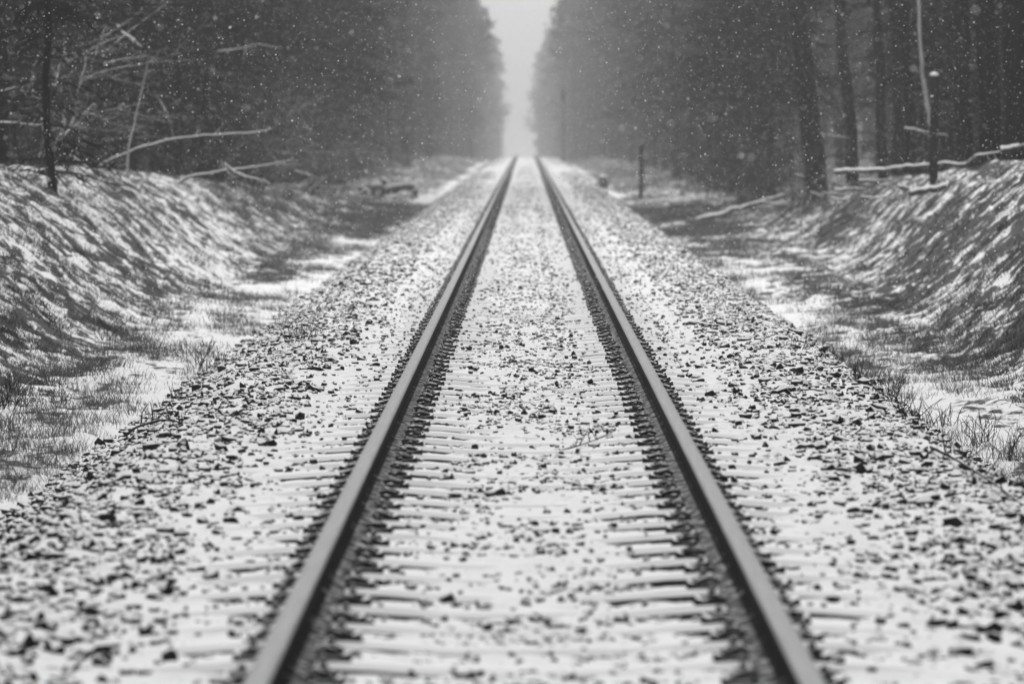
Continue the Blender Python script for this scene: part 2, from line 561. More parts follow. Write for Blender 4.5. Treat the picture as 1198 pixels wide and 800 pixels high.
for i, y in enumerate(sl_y):
    zz = float(crest_drop(y))
    if y > 385: break
    if i < 300:
        o = proto if i == 0 else copy_tree(proto, None, kids=(y < 80))
        for q in o.children:
            if q.name.startswith('rail_clip'):
                q.rotation_euler = (random.uniform(-.06, .06), random.uniform(-.08, .08), random.uniform(-.14, .14))
                q.location.z = -0.172 + random.uniform(-0.012, 0.003)
        if y >= 80:
            if not far_fix:
                for mb_, b_ in fast:
                    c = mb_.build('rail_fastening', M['clip'], o); c.location = b_; far_fix.append(c)
            else:
                for q in far_fix:
                    c = q.copy(); COL.objects.link(c); c.parent = o
        o.location = (random.uniform(-.01, .01), y + random.uniform(-0.012, 0.012), zz + random.uniform(-0.004, 0.002))
        o.rotation_euler = (0, 0, random.uniform(-0.006, 0.006))
        if i: o.data = meshes[i % 5]
# the far row as one mass
far = MB()
for i, y in enumerate(sl_y):
    if i < 300 or y > 385: continue
    off = 0
    for V, F in zip(sv.V, sv.F):
        far.add(V + np.array([0, y, float(crest_drop(y))]), F - off); off += len(V)
    for mb_, b_ in fast:
        far.box(b_ + np.array([0.04 * (1 if b_[0] * 0 + abs(b_[0]) > .7535 else -1) * (1 if b_[0] > 0 else -1), y, float(crest_drop(y)) + .03]), (.09, .10, .07), 1)
tag(far.build('far_sleepers', [M['concrete'], M['clip']]), 'distant sleepers fading into the haze at the far end of the track', 'sleepers', SG, 'stuff')

# ------------------------------------------------------------------ grass (uncountable)
def grass(x, Y, hgt, per, spread, wid, name, label):
    n = len(x)
    bx = np.repeat(x, per) + RNG.normal(0, 1, n * per) * np.repeat(spread, per)
    by = np.repeat(Y, per) + RNG.normal(0, 1, n * per) * np.repeat(spread, per) * 1.3
    bz = height(bx, by) - 0.01
    h = np.repeat(hgt, per) * RNG.uniform(0.25, 1.15, n * per)
    a = RNG.uniform(0, 2 * np.pi, n * per)
    ln = RNG.uniform(0.2, 1.5, n * per) * h
    w = np.repeat(wid, per) * RNG.uniform(0.6, 1.3, n * per)
    dx, dy = np.cos(a) * ln, np.sin(a) * ln
    p0 = np.stack([bx - w, by, bz], 1); p1 = np.stack([bx + w, by, bz], 1)
    m0 = np.stack([bx + dx * .35 - w * .8, by + dy * .35, bz + h * .62], 1); m1 = np.stack([bx + dx * .35 + w * .8, by + dy * .35, bz + h * .62], 1)
    t = np.stack([bx + dx, by + dy, bz + h * RNG.uniform(.8, 1.05, n * per)], 1)
    V = np.stack([p0, p1, m1, m0, t], 1).reshape(-1, 3)
    k = np.arange(n * per)[:, None] * 5
    mb = MB(); mb.add(V, k + np.array([[0, 1, 2, 3]])); mb.F.append(k + np.array([[3, 2, 4]])); mb.mi.append(np.zeros(len(k), int))
    tag(mb.build(name, M['grass']), label, 'grass', kind='stuff')


def grass_side(sgn, n, name, label):
    Y = ysample(n, 14, 130, 0.55)
    ax = RNG.uniform(2.75, 6.6, n)
    f = 0.12 + 2.6 * fbm(ax * 2.2, Y * 0.4 + sgn * 40, 301, 3)
    if sgn > 0: f = f + 0.12
    f = f + (0.55 * (1 - sstep(26, 44, Y)) if sgn < 0 else 0.55 * (1 - sstep(32, 62, Y)))
    f = f + 0.35 * np.exp(-((ax - 3.6) / 0.5) ** 2) - 0.05 * (ax > 4.4) + 0.25 * sstep(70, 105, Y)
    k = RNG.uniform(0, 1, n) < f
    Y, ax = Y[k], ax[k]
    hh = RNG.uniform(0.03, 0.14, len(Y)) * (1 - 0.45 * (ax > 4.3)) * (1 + 0.5 * sstep(60, 110, Y))
    grass(ax * sgn + bend(Y), Y, hh, 20, 0.035 + 0.03 * RNG.uniform(0, 1, len(Y)) + 0.0006 * Y, 0.0009 + 0.00002 * Y, name, label)


grass_side(-1, 17000, 'dry_grass', 'dry dark grass poking through the snow in the left ditch')
grass_side(1, 17000, 'dry_grass', 'dry dark grass poking through the snow in the right ditch')

def bank_grass(sgn, n, label):
    Y = ysample(n, 26, 125, 0.45)
    ax = RNG.uniform(3.6, 7.4, n)
    f = 0.30 + 1.6 * fbm(ax * 3.2, Y * 1.3 + sgn * 60, 341, 3) + 0.8 * fbm(ax * .6, Y * .15, 351, 2)
    k = RNG.uniform(0, 1, n) < f
    Y, ax = Y[k], ax[k]
    grass(ax * sgn, Y, RNG.uniform(0.02, 0.09, len(Y)), 16, 0.03 + 0.05 * RNG.uniform(0, 1, len(Y)), 0.0018 + 0.00002 * Y, 'bank_grass', label)


bank_grass(-1, 27000, 'matted dry grass and heather showing through the snow of the left bank')
bank_grass(1, 28000, 'matted dry grass and heather showing through the snow of the right bank')

# ------------------------------------------------------------------ trees
def spray_quads(C, D, L, W, rng):
    """flat twig sprays: centre, direction, length, width"""
    n = len(C)
    D = D / (np.linalg.norm(D, axis=1)[:, None] + 1e-9)
    r = rng.normal(0, 1, (n, 3)); S = np.cross(D, r); S /= np.linalg.norm(S, axis=1)[:, None] + 1e-9
    a = C - S * W[:, None] * .35; b = C + S * W[:, None] * .35
    c = C + D * L[:, None] * .6 + S * W[:, None] * .5; d = C + D * L[:, None] * .6 - S * W[:, None] * .5
    e = C + D * L[:, None]
    V = np.stack([a, b, c, e, d], 1).reshape(-1, 3)
    F = np.arange(n)[:, None] * 5 + np.array([[0, 1, 2, 3, 4]])
    return V, F


def spruce(seed, H=15.0, r0=0.12, lo=0.5, spread=1.9, dens=18, dead=2.5):
    rng = np.random.default_rng(seed)
    tr = MB(); cr = MB(); lb = MB()
    zz = np.linspace(-0.3, H, 16)
    wob = np.cumsum(rng.normal(0, 0.03, (16, 2)), 0)
    P = np.column_stack([wob, zz])
    tr.tube(P, r0 * (1 - zz.clip(0) / H * 0.92) * np.where(zz < 0.1, 1.25, 1), 8)
    C = []; D = []; L = []; W = []
    z = lo
    while z < H - 0.4:
        k = rng.integers(4, 8)
        for _ in range(k):
            a = rng.uniform(0, 2 * np.pi)
            fr = (1 - z / H) ** 0.75
            ln = spread * fr * rng.uniform(0.45, 1.15) + 0.15
            if z < dead: ln *= rng.uniform(0.35, 0.9)
            base = np.array([np.interp(z, zz, P[:, 0]), np.interp(z, zz, P[:, 1]), z + rng.uniform(-.15, .15)])
            dirh = np.array([np.cos(a), np.sin(a), 0])
            t = np.linspace(0, 1, 5)
            droop = -rng.uniform(0.05, 0.5) * ln
            pts = base + t[:, None] * ln * dirh + np.array([0, 0, 1.0]) * (droop * t ** 1.5 + 0.16 * ln * t)[:, None] + rng.normal(0, .025, (5, 3)) * t[:, None]
            (lb).tube(pts, np.linspace(0.014, 0.004, 5), 4, cap=False)
            nq = int(dens * ln * (0.55 if z < dead else 1.0)) + 2
            tq = rng.uniform(0.12, 1.0, nq)
            c = np.stack([np.interp(tq, t, pts[:, i]) for i in range(3)], 1)
            sd = np.array([-dirh[1], dirh[0], 0])
            d = dirh * rng.uniform(0.2, 1, (nq, 1)) + sd * rng.uniform(-1, 1, (nq, 1)) + np.array([0, 0, 1]) * rng.uniform(-0.9, 0.15, (nq, 1))
            C.append(c); D.append(d); L.append(rng.uniform(0.14, 0.45, nq)); W.append(rng.uniform(0.012, 0.05, nq) * (0.5 if z < dead else 1.2))
        z += rng.uniform(0.22, 0.42)
    V, F = spray_quads(np.concatenate(C), np.concatenate(D), np.concatenate(L), np.concatenate(W), rng)
    cr.add(V, F)
    return tr, lb, cr


def pine(seed, H=20.0, r0=0.20):
    rng = np.random.default_rng(seed)
    tr = MB(); cr = MB(); lb = MB()
    zz = np.linspace(-0.3, H, 22)
    wob = np.cumsum(rng.normal(0, 0.035, (22, 2)), 0)
    P = np.column_stack([wob, zz])
    tr.tube(P, r0 * (1 - zz.clip(0) / H * 0.75) * np.where(zz < 0.2, 1.22, 1), 12, jit=0.04)
    C = []; D = []; L = []; W = []
    for _ in range(26):                      # dead stubs and bare limbs
        z = rng.uniform(0.8, 9.5); a = rng.uniform(0, 2 * np.pi)
        ln = rng.uniform(0.25, 1.7)
        base = np.array([np.interp(z, zz, P[:, 0]), np.interp(z, zz, P[:, 1]), z])
        dirh = np.array([np.cos(a), np.sin(a), rng.uniform(-0.35, 0.25)])
        t = np.linspace(0, 1, 5)
        pts = base + t[:, None] * ln * dirh + rng.normal(0, .05, (5, 3)) * t[:, None]
        lb.tube(pts, np.linspace(0.018, 0.005, 5), 4, cap=False)
        for _ in range(int(ln * 5)):
            q = rng.uniform(.3, 1); b = np.array([np.interp(q, t, pts[:, i]) for i in range(3)])
            dd = dirh + rng.normal(0, .6, 3); e = b + dd * rng.uniform(.15, .45)
            lb.tube([b, (b + e) / 2 + rng.normal(0, .02, 3), e], [0.006, 0.004, 0.003], 3, cap=False)
    for _ in range(46):
        z = rng.uniform(8.0, H - 0.2); a = rng.uniform(0, 2 * np.pi)
        ln = (0.5 + 2.1 * (1 - ((z - 8) / (H - 8)) ** 1.5)) * rng.uniform(.5, 1.1)
        base = np.array([np.interp(z, zz, P[:, 0]), np.interp(z, zz, P[:, 1]), z])
        dirh = np.array([np.cos(a), np.sin(a), rng.uniform(0.0, 0.55)])
        t = np.linspace(0, 1, 5)
        pts = base + t[:, None] * ln * dirh + rng.normal(0, .08, (5, 3)) * t[:, None]
        lb.tube(pts, np.linspace(0.035, 0.008, 5), 4, cap=False)
        nq = 70
        tq = rng.uniform(0.35, 1.05, nq)
        c = np.stack([np.interp(tq, t, pts[:, i]) for i in range(3)], 1) + rng.normal(0, 0.16, (nq, 3))
        C.append(c); D.append(rng.normal(0, 1, (nq, 3)) + np.array([0, 0, .4])); L.append(rng.uniform(.2, .45, nq)); W.append(rng.uniform(.05, .12, nq))
    V, F = spray_quads(np.concatenate(C), np.concatenate(D), np.concatenate(L), np.concatenate(W), rng)
    cr.add(V, F)
    return tr, lb, cr


def shrub(seed, H=3.2):
    rng = np.random.default_rng(seed)
    tr = MB()

    def grow(p, d, ln, r, lev):
        n_ = 5
        pts = [p]
        for _ in range(n_ - 1):
            d = d + rng.normal(0, .13, 3); d /= np.linalg.norm(d)
            pts.append(pts[-1] + d * ln / (n_ - 1))
        tr.tube(pts, np.linspace(r, r * .45, n_), 5 if lev == 0 else 3, cap=False)
        if lev < 3:
            for _ in range(rng.integers(3, 6) if lev else 7):
                k = rng.integers(1, n_)
                dd = d + rng.normal(0, .55, 3); dd[2] += .05; dd /= np.linalg.norm(dd)
                grow(pts[k], dd, ln * rng.uniform(.35, .62), r * .5, lev + 1)
    for _ in range(rng.integers(2, 5)):
        d = np.array([rng.normal(0, .3), rng.normal(0, .3), 1.0])
        grow(np.array([rng.normal(0, .08), rng.normal(0, .08), -.1]), d / np.linalg.norm(d), H * rng.uniform(.6, 1), rng.uniform(.010, .02), 0)
    return tr


def tree_proto(name, parts, label, cat, group, crown='crown'):
    tr, lb, cr = parts
    root = empty(name, (0, 0, 0))
    tag(root, label, cat, group)
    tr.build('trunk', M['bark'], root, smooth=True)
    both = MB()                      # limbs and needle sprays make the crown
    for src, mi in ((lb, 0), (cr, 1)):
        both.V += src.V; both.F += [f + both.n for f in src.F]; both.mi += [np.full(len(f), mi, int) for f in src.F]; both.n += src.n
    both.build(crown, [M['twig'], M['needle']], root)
    return root


SPR = [spruce(100 + i, H=h, r0=r, lo=l, spread=s, dens=d) for i, (h, r, l, s, d) in enumerate(
    ((15, .11, .35, 1.9, 20), (12, .085, .25, 1.6, 24), (17, .14, .9, 2.2, 17), (9, .06, .2, 1.4, 26), (16, .12, .5, 2.1, 20)))]
PIN = [pine(200 + i, H=h, r0=r) for i, (h, r) in enumerate(((20, .20), (22, .23), (18, .15), (19, .17)))]

spr_p = [tree_proto('spruce_tree', p, 'x', 'tree', 'g') for p in SPR]
pin_p = [tree_proto('pine_tree', p, 'x', 'tree', 'g') for p in PIN]
shr_p = []
for i in range(4):
    o = shrub(300 + i, 2.0 + 0.5 * i).build('bare_shrub', M['shrub']); shr_p.append(o)
used = set()


def put(protos, k, x, Y, label, group, cat='tree', sc=1.0, lean=0.0, rz=None, leany=0.0):
    p = protos[k]
    if p.name in used:
        o = copy_tree(p)
    else:
        used.add(p.name); o = p
    o.location = (x, Y, float(height(np.array(x), np.array(Y), False)) - 0.02)
    o.rotation_euler = (leany, lean, random.uniform(0, 6.283) if rz is None else rz)
    if rz is None and (lean or leany):
        # lean in world space
        o.rotation_mode = 'QUATERNION'
        o.rotation_quaternion = (Matrix.Rotation(lean, 4, 'Y') @ Matrix.Rotation(leany, 4, 'X') @ Matrix.Rotation(random.uniform(0, 6.283), 4, 'Z')).to_quaternion()
    o.scale = (sc, sc, sc)
    tag(o, label, cat, group)
    return o


# the trunks one can tell apart on the right
taken = []
SPEC = [  # px, Y, kind, scale, lean, label
    (955, 99, 1, 1.0, -0.095, 'thick dark pine trunk leaning left, nearest the track on the right bank'),
    (1001, 104, 2, 0.95, -0.085, 'slim dark pine trunk leaning left, just right of the thick leaning pine'),
    (1034, 106, 2, 0.85, -0.05, 'slender straight pine trunk, left one of a close pair on the right bank'),
    (1048, 101, 3, 0.9, -0.02, 'straight pine trunk, right one of a close pair on the right bank'),
    (1066, 92, 2, 0.8, -0.03, 'dark pine trunk just left of the wooden post'),
    (1128, 84, 3, 0.95, -0.02, 'dark pine trunk behind the right end of the long fallen log'),
    (1160, 78, 0, 1.0, -0.03, 'broad dark pine trunk near the right edge, left of the outermost one'),
    (1189, 74, 1, 1.0, -0.01, 'broad dark pine trunk at the right edge of the wood'),
]
for px, Y, k, sc, ln, lab in SPEC:
    x = CAMX + (px - VPX) / FPX * Y
    put(pin_p, k, x, Y, lab, 'pine trees on the right', sc=sc, lean=ln)
    taken.append((x, Y))
for px, Y, k, sc, lab in ((68, 58, 3, 0.95, 'thin dark young spruce on the left bank edge, snow caught on its stubs'),):
    x = CAMX + (px - VPX) / FPX * Y
    put(spr_p, k, x, Y, lab, 'spruce trees on the left', sc=sc); taken.append((x, Y))


def free(x, Y, d):
    for a, b in taken:
        if (a - x) ** 2 + (b - Y) ** 2 * 0.5 < d * d: return False
    return True


def blocked(px, Y):
    if px < 370: return Y < (64 if px < 45 else 92)
    if 900 < px < 1062: return Y < 170
    if px >= 1062: return Y < 104
    return False


def fill(sgn, count, y0, y1, dmin, depth, pick, label, group, p=0.2):
    k = 0; tries = 0
    while k < count and tries < 20000:
        tries += 1
        Y = float(ysample(1, y0, y1, p)[0])
        edge = float(np.interp(Y, [55, 80, 110, 140, 300, 450], [6.6, 6.5, 6.0, 5.8, 6.0, 5.8]))
        ax = edge + abs(random.gauss(0, 1)) * depth * 0.6
        px = VPX + sgn * ax / Y * FPX
        if px < -70 or px > 1270: continue
        x = sgn * ax + float(bend(Y))
        if not free(x, Y, dmin): continue
        if blocked(px, Y): continue
        taken.append((x, Y)); k += 1
        kind, v = pick(Y)
        put(spr_p if kind == 's' else pin_p, v, x, Y, label[kind], group[kind], sc=random.uniform(.8, 1.15), lean=random.uniform(-.04, .04), leany=random.uniform(-.03, .03))
    return k


def pr(a):
    return lambda Y: ('p', random.randrange(4)) if random.random() < a else ('s', random.randrange(5))


LR = {'p': 'bare dark pine trunk standing among others in the right-hand wood', 's': 'dark twiggy spruce filling the right-hand wood between the trunks'}
LL = {'p': 'dark pine trunk half hidden in the thicket of the left-hand wood', 's': 'dark twiggy spruce standing in the thicket of the left-hand wood'}
GR = {'p': 'pine trees on the right', 's': 'spruce trees on the right'}
GL = {'p': 'pine trees on the left', 's': 'spruce trees on the left'}
fill(1, 52, 72, 150, 0.95, 4.5, pr(0.55), LR, GR, 0.0)
fill(1, 78, 150, 440, 1.3, 4.5, pr(0.3), LR, GR, 0.7)
fill(-1, 75, 56, 150, 0.85, 4.5, pr(0.12), LL, GL, 0.0)
fill(-1, 80, 150, 440, 1.3, 4.5, pr(0.25), LL, GL, 0.7)

# bare saplings and scrub along both wood edges
for i in range(96):
    sgn = -1 if i < 62 else 1
    Y = random.uniform(58, 135) if sgn < 0 else random.uniform(82, 150)
    ax = float(np.interp(Y, [55, 80, 110, 140, 300], [6.2, 6.1, 5.6, 5.3, 5.1])) + abs(random.gauss(0, .8))
    if blocked(VPX + sgn * ax / Y * FPX, Y): Y = 95 + (Y * 7.3) % 45; ax = float(np.interp(Y, [80, 110, 140], [5.7, 5.2, 5.0])) + random.uniform(0, .7)
    lab = ('bare twiggy shrub at the dark edge of the left-hand wood', 'bare twiggy shrub at the dark edge of the right-hand wood')[sgn > 0]
    put(shr_p, random.randrange(4), sgn * ax, Y, lab, 'bare shrubs along the wood edge', 'shrub', sc=random.uniform(.5, 1.0), rz=random.uniform(0, 6))

for i in range(12):
    p_ = hit(random.uniform(800, 950), random.uniform(222, 246)); 
    put(shr_p, random.randrange(4), p_[0], p_[1], 'low bare brush at the bend of the right ditch below the thick leaning pine', 'low brush at the right bend', 'shrub', sc=random.uniform(.22, .42), rz=random.uniform(0, 6))
for i in range(12):
    p_ = hit(random.uniform(330, 480), random.uniform(216, 234))
    put(shr_p, random.randrange(4), p_[0], p_[1], 'low bare brush round the log pile left of the track', 'low brush by the log pile', 'shrub', sc=random.uniform(.18, .36), rz=random.uniform(0, 6))

# the rest of the wood: deep behind the first rows and far away, plus unseen trees beside the camera, one mass
def far_and_unseen_wood():
    mb = MB()
    protos = []
    for tr, lb, cr in SPR[:3] + PIN[:2]:
        V = cr.V[0].reshape(-1, 5, 3)
        protos.append((tr, V))
    spots = []
    r = random.Random(3)
    for _ in range(330):
        Y = r.uniform(-45, 470); sgn = r.choice([-1, 1]); spots.append((sgn * r.uniform(12.5, 27) if Y > 90 else sgn * r.uniform(9.5 + max(0, (Y - 20) * .06), 24), Y))
    for _ in range(420):
        spots.append((r.choice([-1, 1]) * r.uniform(7.8, 20), r.uniform(-56, 52)))  # out-of-view wood beside the camera, added dense to shade the near haze
    for _ in range(260):
        spots.append((r.choice([-1, 1]) * r.uniform(20, 52), r.uniform(160, 480)))
    for _ in range(420):
        Y = r.uniform(430, 880); sgn = r.choice([-1, 1])
        spots.append((sgn * ((5.6 if sgn < 0 else 4.9) + r.uniform(-.5, .9) + abs(r.gauss(0, r.choice([2.5, 9])))), Y))
    for _ in range(150):
        sgn = r.choice([-1, 1]); spots.append((sgn * (4.3 + abs(r.gauss(0, 3.5))), r.uniform(800, 990)))
    for x, Y in spots:
        tr, Q = protos[r.randrange(5)]
        s = r.uniform(.7, 1.3); a = r.uniform(0, 6.28)
        px = x + float(bend(Y)); z = float(height(np.array(px), np.array(Y), False))
        Rm = np.array([[math.cos(a), -math.sin(a), 0], [math.sin(a), math.cos(a), 0], [0, 0, 1]]) * s
        o = np.array([px, Y, z])
        V = tr.V[0] @ Rm.T + o
        mb.add(V, tr.F[0], 0)
        sel = Q[np.random.default_rng(int(r.random() * 1e6)).choice(len(Q), min(len(Q), 900), replace=False)]
        c = sel.mean(1, keepdims=True)
        sel = c + (sel - c) * 1.9
        V = sel.reshape(-1, 3) @ Rm.T + o
        mb.add(V, np.arange(len(sel))[:, None] * 5 + np.array([[0, 1, 2, 3, 4]]), 1)
    o = mb.build('far_and_unseen_wood', [M['bark'], M['needle']])
    tag(o, 'deep dark conifer wood behind the first rows and unseen beside the camera, closing in on the far track', 'wood', kind='stuff')


far_and_unseen_wood()

# ------------------------------------------------------------------ posts, mast, cable post
def post(name, px, pyb, pyt, wpx, label, Y=None, cat='post', cap=True, mat='post', group=None):
    p = hit(px, pyb, 30) if Y is None else at(px, pyb, Y)
    h = (pyb - pyt) * p[1] / FPX; r = wpx * p[1] / FPX / 2
    root = empty(name, tuple(p)); tag(root, label, cat, group)
    mb = MB()
    zz = np.array([-.35, 0, .25, .5, .75, .97, 1.0]) * h
    mb.tube(np.column_stack([RNG.normal(0, r * .08, 7), RNG.normal(0, r * .08, 7), zz]), r * np.array([1.1, 1.05, 1, 1.0, .96, .95, .85]), 10, jit=0.06)
    mb.build('shaft', M[mat], root, smooth=True)
    if cap:
        c = MB(); t = np.linspace(0, 1, 5)
        c.tube(np.column_stack([t * 0, t * 0, h * 1.003 + t * r * .8]), r * np.array([1.0, 1.08, .95, .6, .15]), 10)
        c.build('snow_cap', M['snow'], root, smooth=True)
    return p


post('wooden_post', 1092, 216, 90, 10, 'upright dark wooden post with a snow cap on the right bank')
post('marker_post', 750, 232, 171, 5.5, 'slim dark marker post standing alone in the hazy right ditch', cap=False)
p = at(659, 186, 345); p[2] = float(height(np.array(p[0]), np.array(p[1])))
root = empty('mast', tuple(p)); tag(root, 'tall thin mast beside the far track, barely visible in the haze', 'mast')
mb = MB(); mb.tube([(0, 0, -.5), (0, 0, 2.5), (0.02, 0, 5.6)], [.07, .065, .06], 8); mb.build('pole', M['post'], root, smooth=True)
mb = MB(); mb.box((0, -.1, 4.9), (.34, .12, .7)); mb.build('head_board', M['post'], root)

p = hit(706, 220, 90)
root = empty('cable_post', tuple(p)); tag(root, 'short squat grey cable marker box in the snow right of the track', 'marker box')
s = p[1] / FPX
mb = MB()
w, h = 12.5 * s, 14 * s
pr_ = [(-w / 2, -w / 2), (w / 2, -w / 2), (w / 2, w / 2), (-w / 2, w / 2)]
mb.tube([(0, 0, -.2), (0, 0, 0), (0, 0, h * .5), (0, 0, h * .84)], np.array([.5, .5, .47, .46]) * w, 12); mb.build('body', M['box'], root, smooth=False)
mb = MB(); mb.tube([(0, 0, h * .842), (0, 0, h * .87), (0, 0, h * .96), (0, 0, h)], np.array([.50, .56, .56, .45]) * w, 12); mb.build('lid', M['post'], root)

# ------------------------------------------------------------------ dead wood
def deadwood(name, pts, Y, r, label, cat, mat='branchsnow', twigs=5, group=None, sides=7, tl=0.24, taper=.35, ground_first=False, dY=0.0, rest=False):
    """pts: pixel polyline at distance Y (dY: how much deeper its far end lies)"""
    if Y is None:
        Y = min(hit(a, b + 2.0)[1] for a, b in pts) - 0.3
    P = np.array([at(a, b, Y + dY * i / max(1, len(pts) - 1)) for i, (a, b) in enumerate(pts)])
    if rest:
        for q in P: q[2] = max(q[2], float(height(q[0], q[1])) + r * .4)
    if ground_first:
        g = P[0].copy(); g[2] = float(height(g[0], g[1])) - .03
        if g[2] < P[0][2] - .02:
            d = (P[0] - P[1]); g[:2] += d[:2] * .3
            P = np.vstack([g, P])
    o0 = P[0].copy(); P = P - o0
    t = np.linspace(0, len(P) - 1, 4 * len(P))
    Q = np.stack([np.interp(t, np.arange(len(P)), P[:, i]) for i in range(3)], 1)
    Q[1:-1] = (Q[:-2] + Q[1:-1] * 2 + Q[2:]) / 4 + RNG.normal(0, r * .18, (len(Q) - 2, 3))
    mb = MB(); mb.tube(Q, np.linspace(r, r * taper, len(Q)), sides, jit=.08)
    o = mb.build(name, M[mat], smooth=True); o.location = tuple(o0)
    tag(o, label, cat, group)
    if twigs:
        tw = MB()
        for _ in range(twigs):
            k = random.randrange(len(Q) // 4, len(Q) - 1); d = Q[k + 1] - Q[k]; d /= np.linalg.norm(d) + 1e-9
            d = d * random.uniform(.4, 1) + RNG.normal(0, .6, 3); d /= np.linalg.norm(d)
            ln = tl * random.uniform(.4, 1.2); b = Q[k]
            e = b + d * ln
            tw.tube([b, (b + e) / 2 + RNG.normal(0, ln * .06, 3), e], [r * .28, r * .2, r * .08], 4, cap=False)
        tw.build('side_twigs', M[mat], o)
    return o


DW = 'dead branches lying on the left bank'
deadwood('fallen_branch', [(122, 190), (160, 174), (200, 163), (250, 158), (305, 155), (318, 151)], 74, .034, 'long curved snow-covered branch reaching up over the left bank', 'branch', group=DW, ground_first=True, twigs=7)
deadwood('fallen_branch', [(216, 208), (260, 200), (310, 194), (343, 187)], 80, .036, 'straight snow-covered branch below the long curved one on the left', 'branch', group=DW, twigs=4, ground_first=True)
deadwood('fallen_branch', [(262, 191), (275, 202), (292, 208), (310, 212), (318, 220)], 79, .032, 'short crooked snowy branch crossing the straight one on the left', 'branch', group=DW, twigs=2)
deadwood('dead_stem', [(150, 176), (155, 155), (163, 120), (173, 76)], 72, .022, 'thin pale dead stem standing upright behind the long curved branch', 'branch', group=DW, twigs=2, ground_first=True, mat='birch')
deadwood('dead_stem', [(203, 165), (198, 140), (184, 112)], 76, .018, 'thin leaning twig rising from the middle of the curved branch', 'branch', group=DW, twigs=2, mat='branchsnow')
deadwood('fallen_branch', [(-14, 143), (15, 144), (45, 147), (60, 143)], 64, .026, 'snowy branch end jutting in from the left edge of the photo', 'branch', group=DW, twigs=3)
deadwood('fallen_branch', [(82, 180), (100, 195), (130, 203)], 66, .022, 'short bent snowy branch on the bank edge at far left', 'branch', group=DW, twigs=3, ground_first=True)
deadwood('hanging_branch', [(143, 39), (156, 46), (166, 56)], 70, .030, 'small snow-laden branch hanging high in the left thicket', 'branch', group=DW, twigs=4)
deadwood('hanging_branch', [(120, 45), (140, 33), (156, 22)], 71, .014, 'thin twig slanting up high in the left thicket', 'branch', group=DW, twigs=3)
deadwood('hanging_branch', [(255, 61), (285, 57), (300, 52), (330, 57)], 86, .018, 'faint snowy twig high in the middle of the left wood', 'branch', group=DW, twigs=4)
deadwood('hanging_branch', [(122, 76), (140, 70), (175, 66)], 70, .016, 'thin snowy twig above the pale stem in the left thicket', 'branch', group=DW, twigs=3)
deadwood('hanging_branch', [(0, 108), (25, 100), (42, 94)], 62, .016, 'thin twig rising at the left edge above the snowy branch end', 'branch', group=DW, twigs=2)
deadwood('fallen_branch', [(345, 200), (372, 208)], 100, .03, 'small snowy stick on the left bank before the log pile', 'branch', group=DW, twigs=1)
deadwood('fallen_branch', [(362, 222), (385, 206)], 104, .026, 'short slanting stick beside the small snowy stick on the left', 'branch', group=DW, twigs=1)

RW = 'dead wood lying on the right bank'
deadwood('fallen_log', [(978, 201), (1010, 199), (1050, 197), (1090, 192), (1130, 192)], 84, .055, 'long thin fallen log with snow on top behind the wooden post', 'log', group=RW, twigs=3, taper=.6, dY=-4)
deadwood('fallen_log', [(1130, 193), (1142, 183), (1160, 180), (1205, 168)], 76, .045, 'bent snowy log continuing to the right edge past the long log', 'log', group=RW, twigs=3, dY=-3)
deadwood('fallen_log', [(1171, 176), (1192, 171)], 70, .07, 'short thick snow-topped log piece at the right edge', 'log', group=RW, twigs=0, taper=.8)
deadwood('fallen_log', [(1064, 225), (1085, 222), (1107, 217)], None, .06, 'short dark log lying at the foot of the wooden post', 'log', group=RW, twigs=1, taper=.85)
deadwood('fallen_branch', [(1004, 211), (1025, 212), (1044, 209)], None, .034, 'short snowy stick below the long log on the right', 'branch', group=RW, twigs=2)
deadwood('fallen_branch', [(1058, 150), (1084, 155), (1108, 159)], 84, .034, 'snowy branch passing behind the wooden post at half its height', 'branch', group=RW, twigs=2)
deadwood('fallen_branch', [(960, 157), (978, 160), (993, 162)], 98, .028, 'small snowy branch between the thick pine and the slim pine', 'branch', group=RW, twigs=1)
deadwood('dead_stem', [(1090, 156), (1086, 132), (1078, 92), (1076, 60), (1073, 0), (1074, -60)], 86, .050, 'pale curved sapling stem rising just left of the wooden post', 'sapling', group=RW, twigs=3, mat='birch', ground_first=True, taper=.5)
deadwood('leaning_log', [(815, 258), (860, 245), (918, 228)], min(hit(815, 258)[1], hit(860, 250)[1]) - .8, .075, 'long snow-topped log lying slantwise at the bend of the right ditch', 'log', group=RW, twigs=2, taper=.7)
deadwood('fallen_branch', [(931, 205), (948, 211)], 102, .05, 'stubby snow-covered branch at the foot of the thick leaning pine', 'branch', group=RW, twigs=0)
deadwood('fallen_branch', [(1160, 254), (1198, 247)], 58, .022, 'dark stick poking out of the snowy right bank at the edge', 'branch', group=RW, twigs=2, mat='twig', rest=True)

LPY = hit(445, 231)[1]
LP = 'snow-topped logs piled on the left'
for i, (a, b, c, d, r, lab) in enumerate((
        (438, 216, 452, 211, .11, 'topmost snow-covered log of the pile left of the track'),
        (421, 219, 447, 218, .10, 'log under the topmost one in the pile left of the track'),
        (424, 224, 434, 226, .12, 'dark-ended log at the lower left of the pile'),
        (436, 228, 444, 229, .11, 'lowest dark log at the foot of the pile'),
        (450, 221, 466, 219, .12, 'dark log in the middle of the pile'),
        (462, 219, 484, 216, .10, 'long snowy log at the right end of the pile'))):
    Y = LPY - 1.0 * (i % 3)
    deadwood('cut_log', [(a, b), ((a + c) / 2, (b + d) / 2), (c, d)], Y, r * 1.25, lab, 'log', group=LP, twigs=0, taper=.9)
p = hit(485, 231, 80)
mb = MB(); mb.tube([(0, 0, -.1), (0, 0, .05), (0, 0, .22)], [.13, .11, .10], 9, jit=.1)
o = mb.build('tree_stump', M['bark'], smooth=False); o.location = tuple(p); tag(o, 'small dark stump right of the log pile', 'stump')

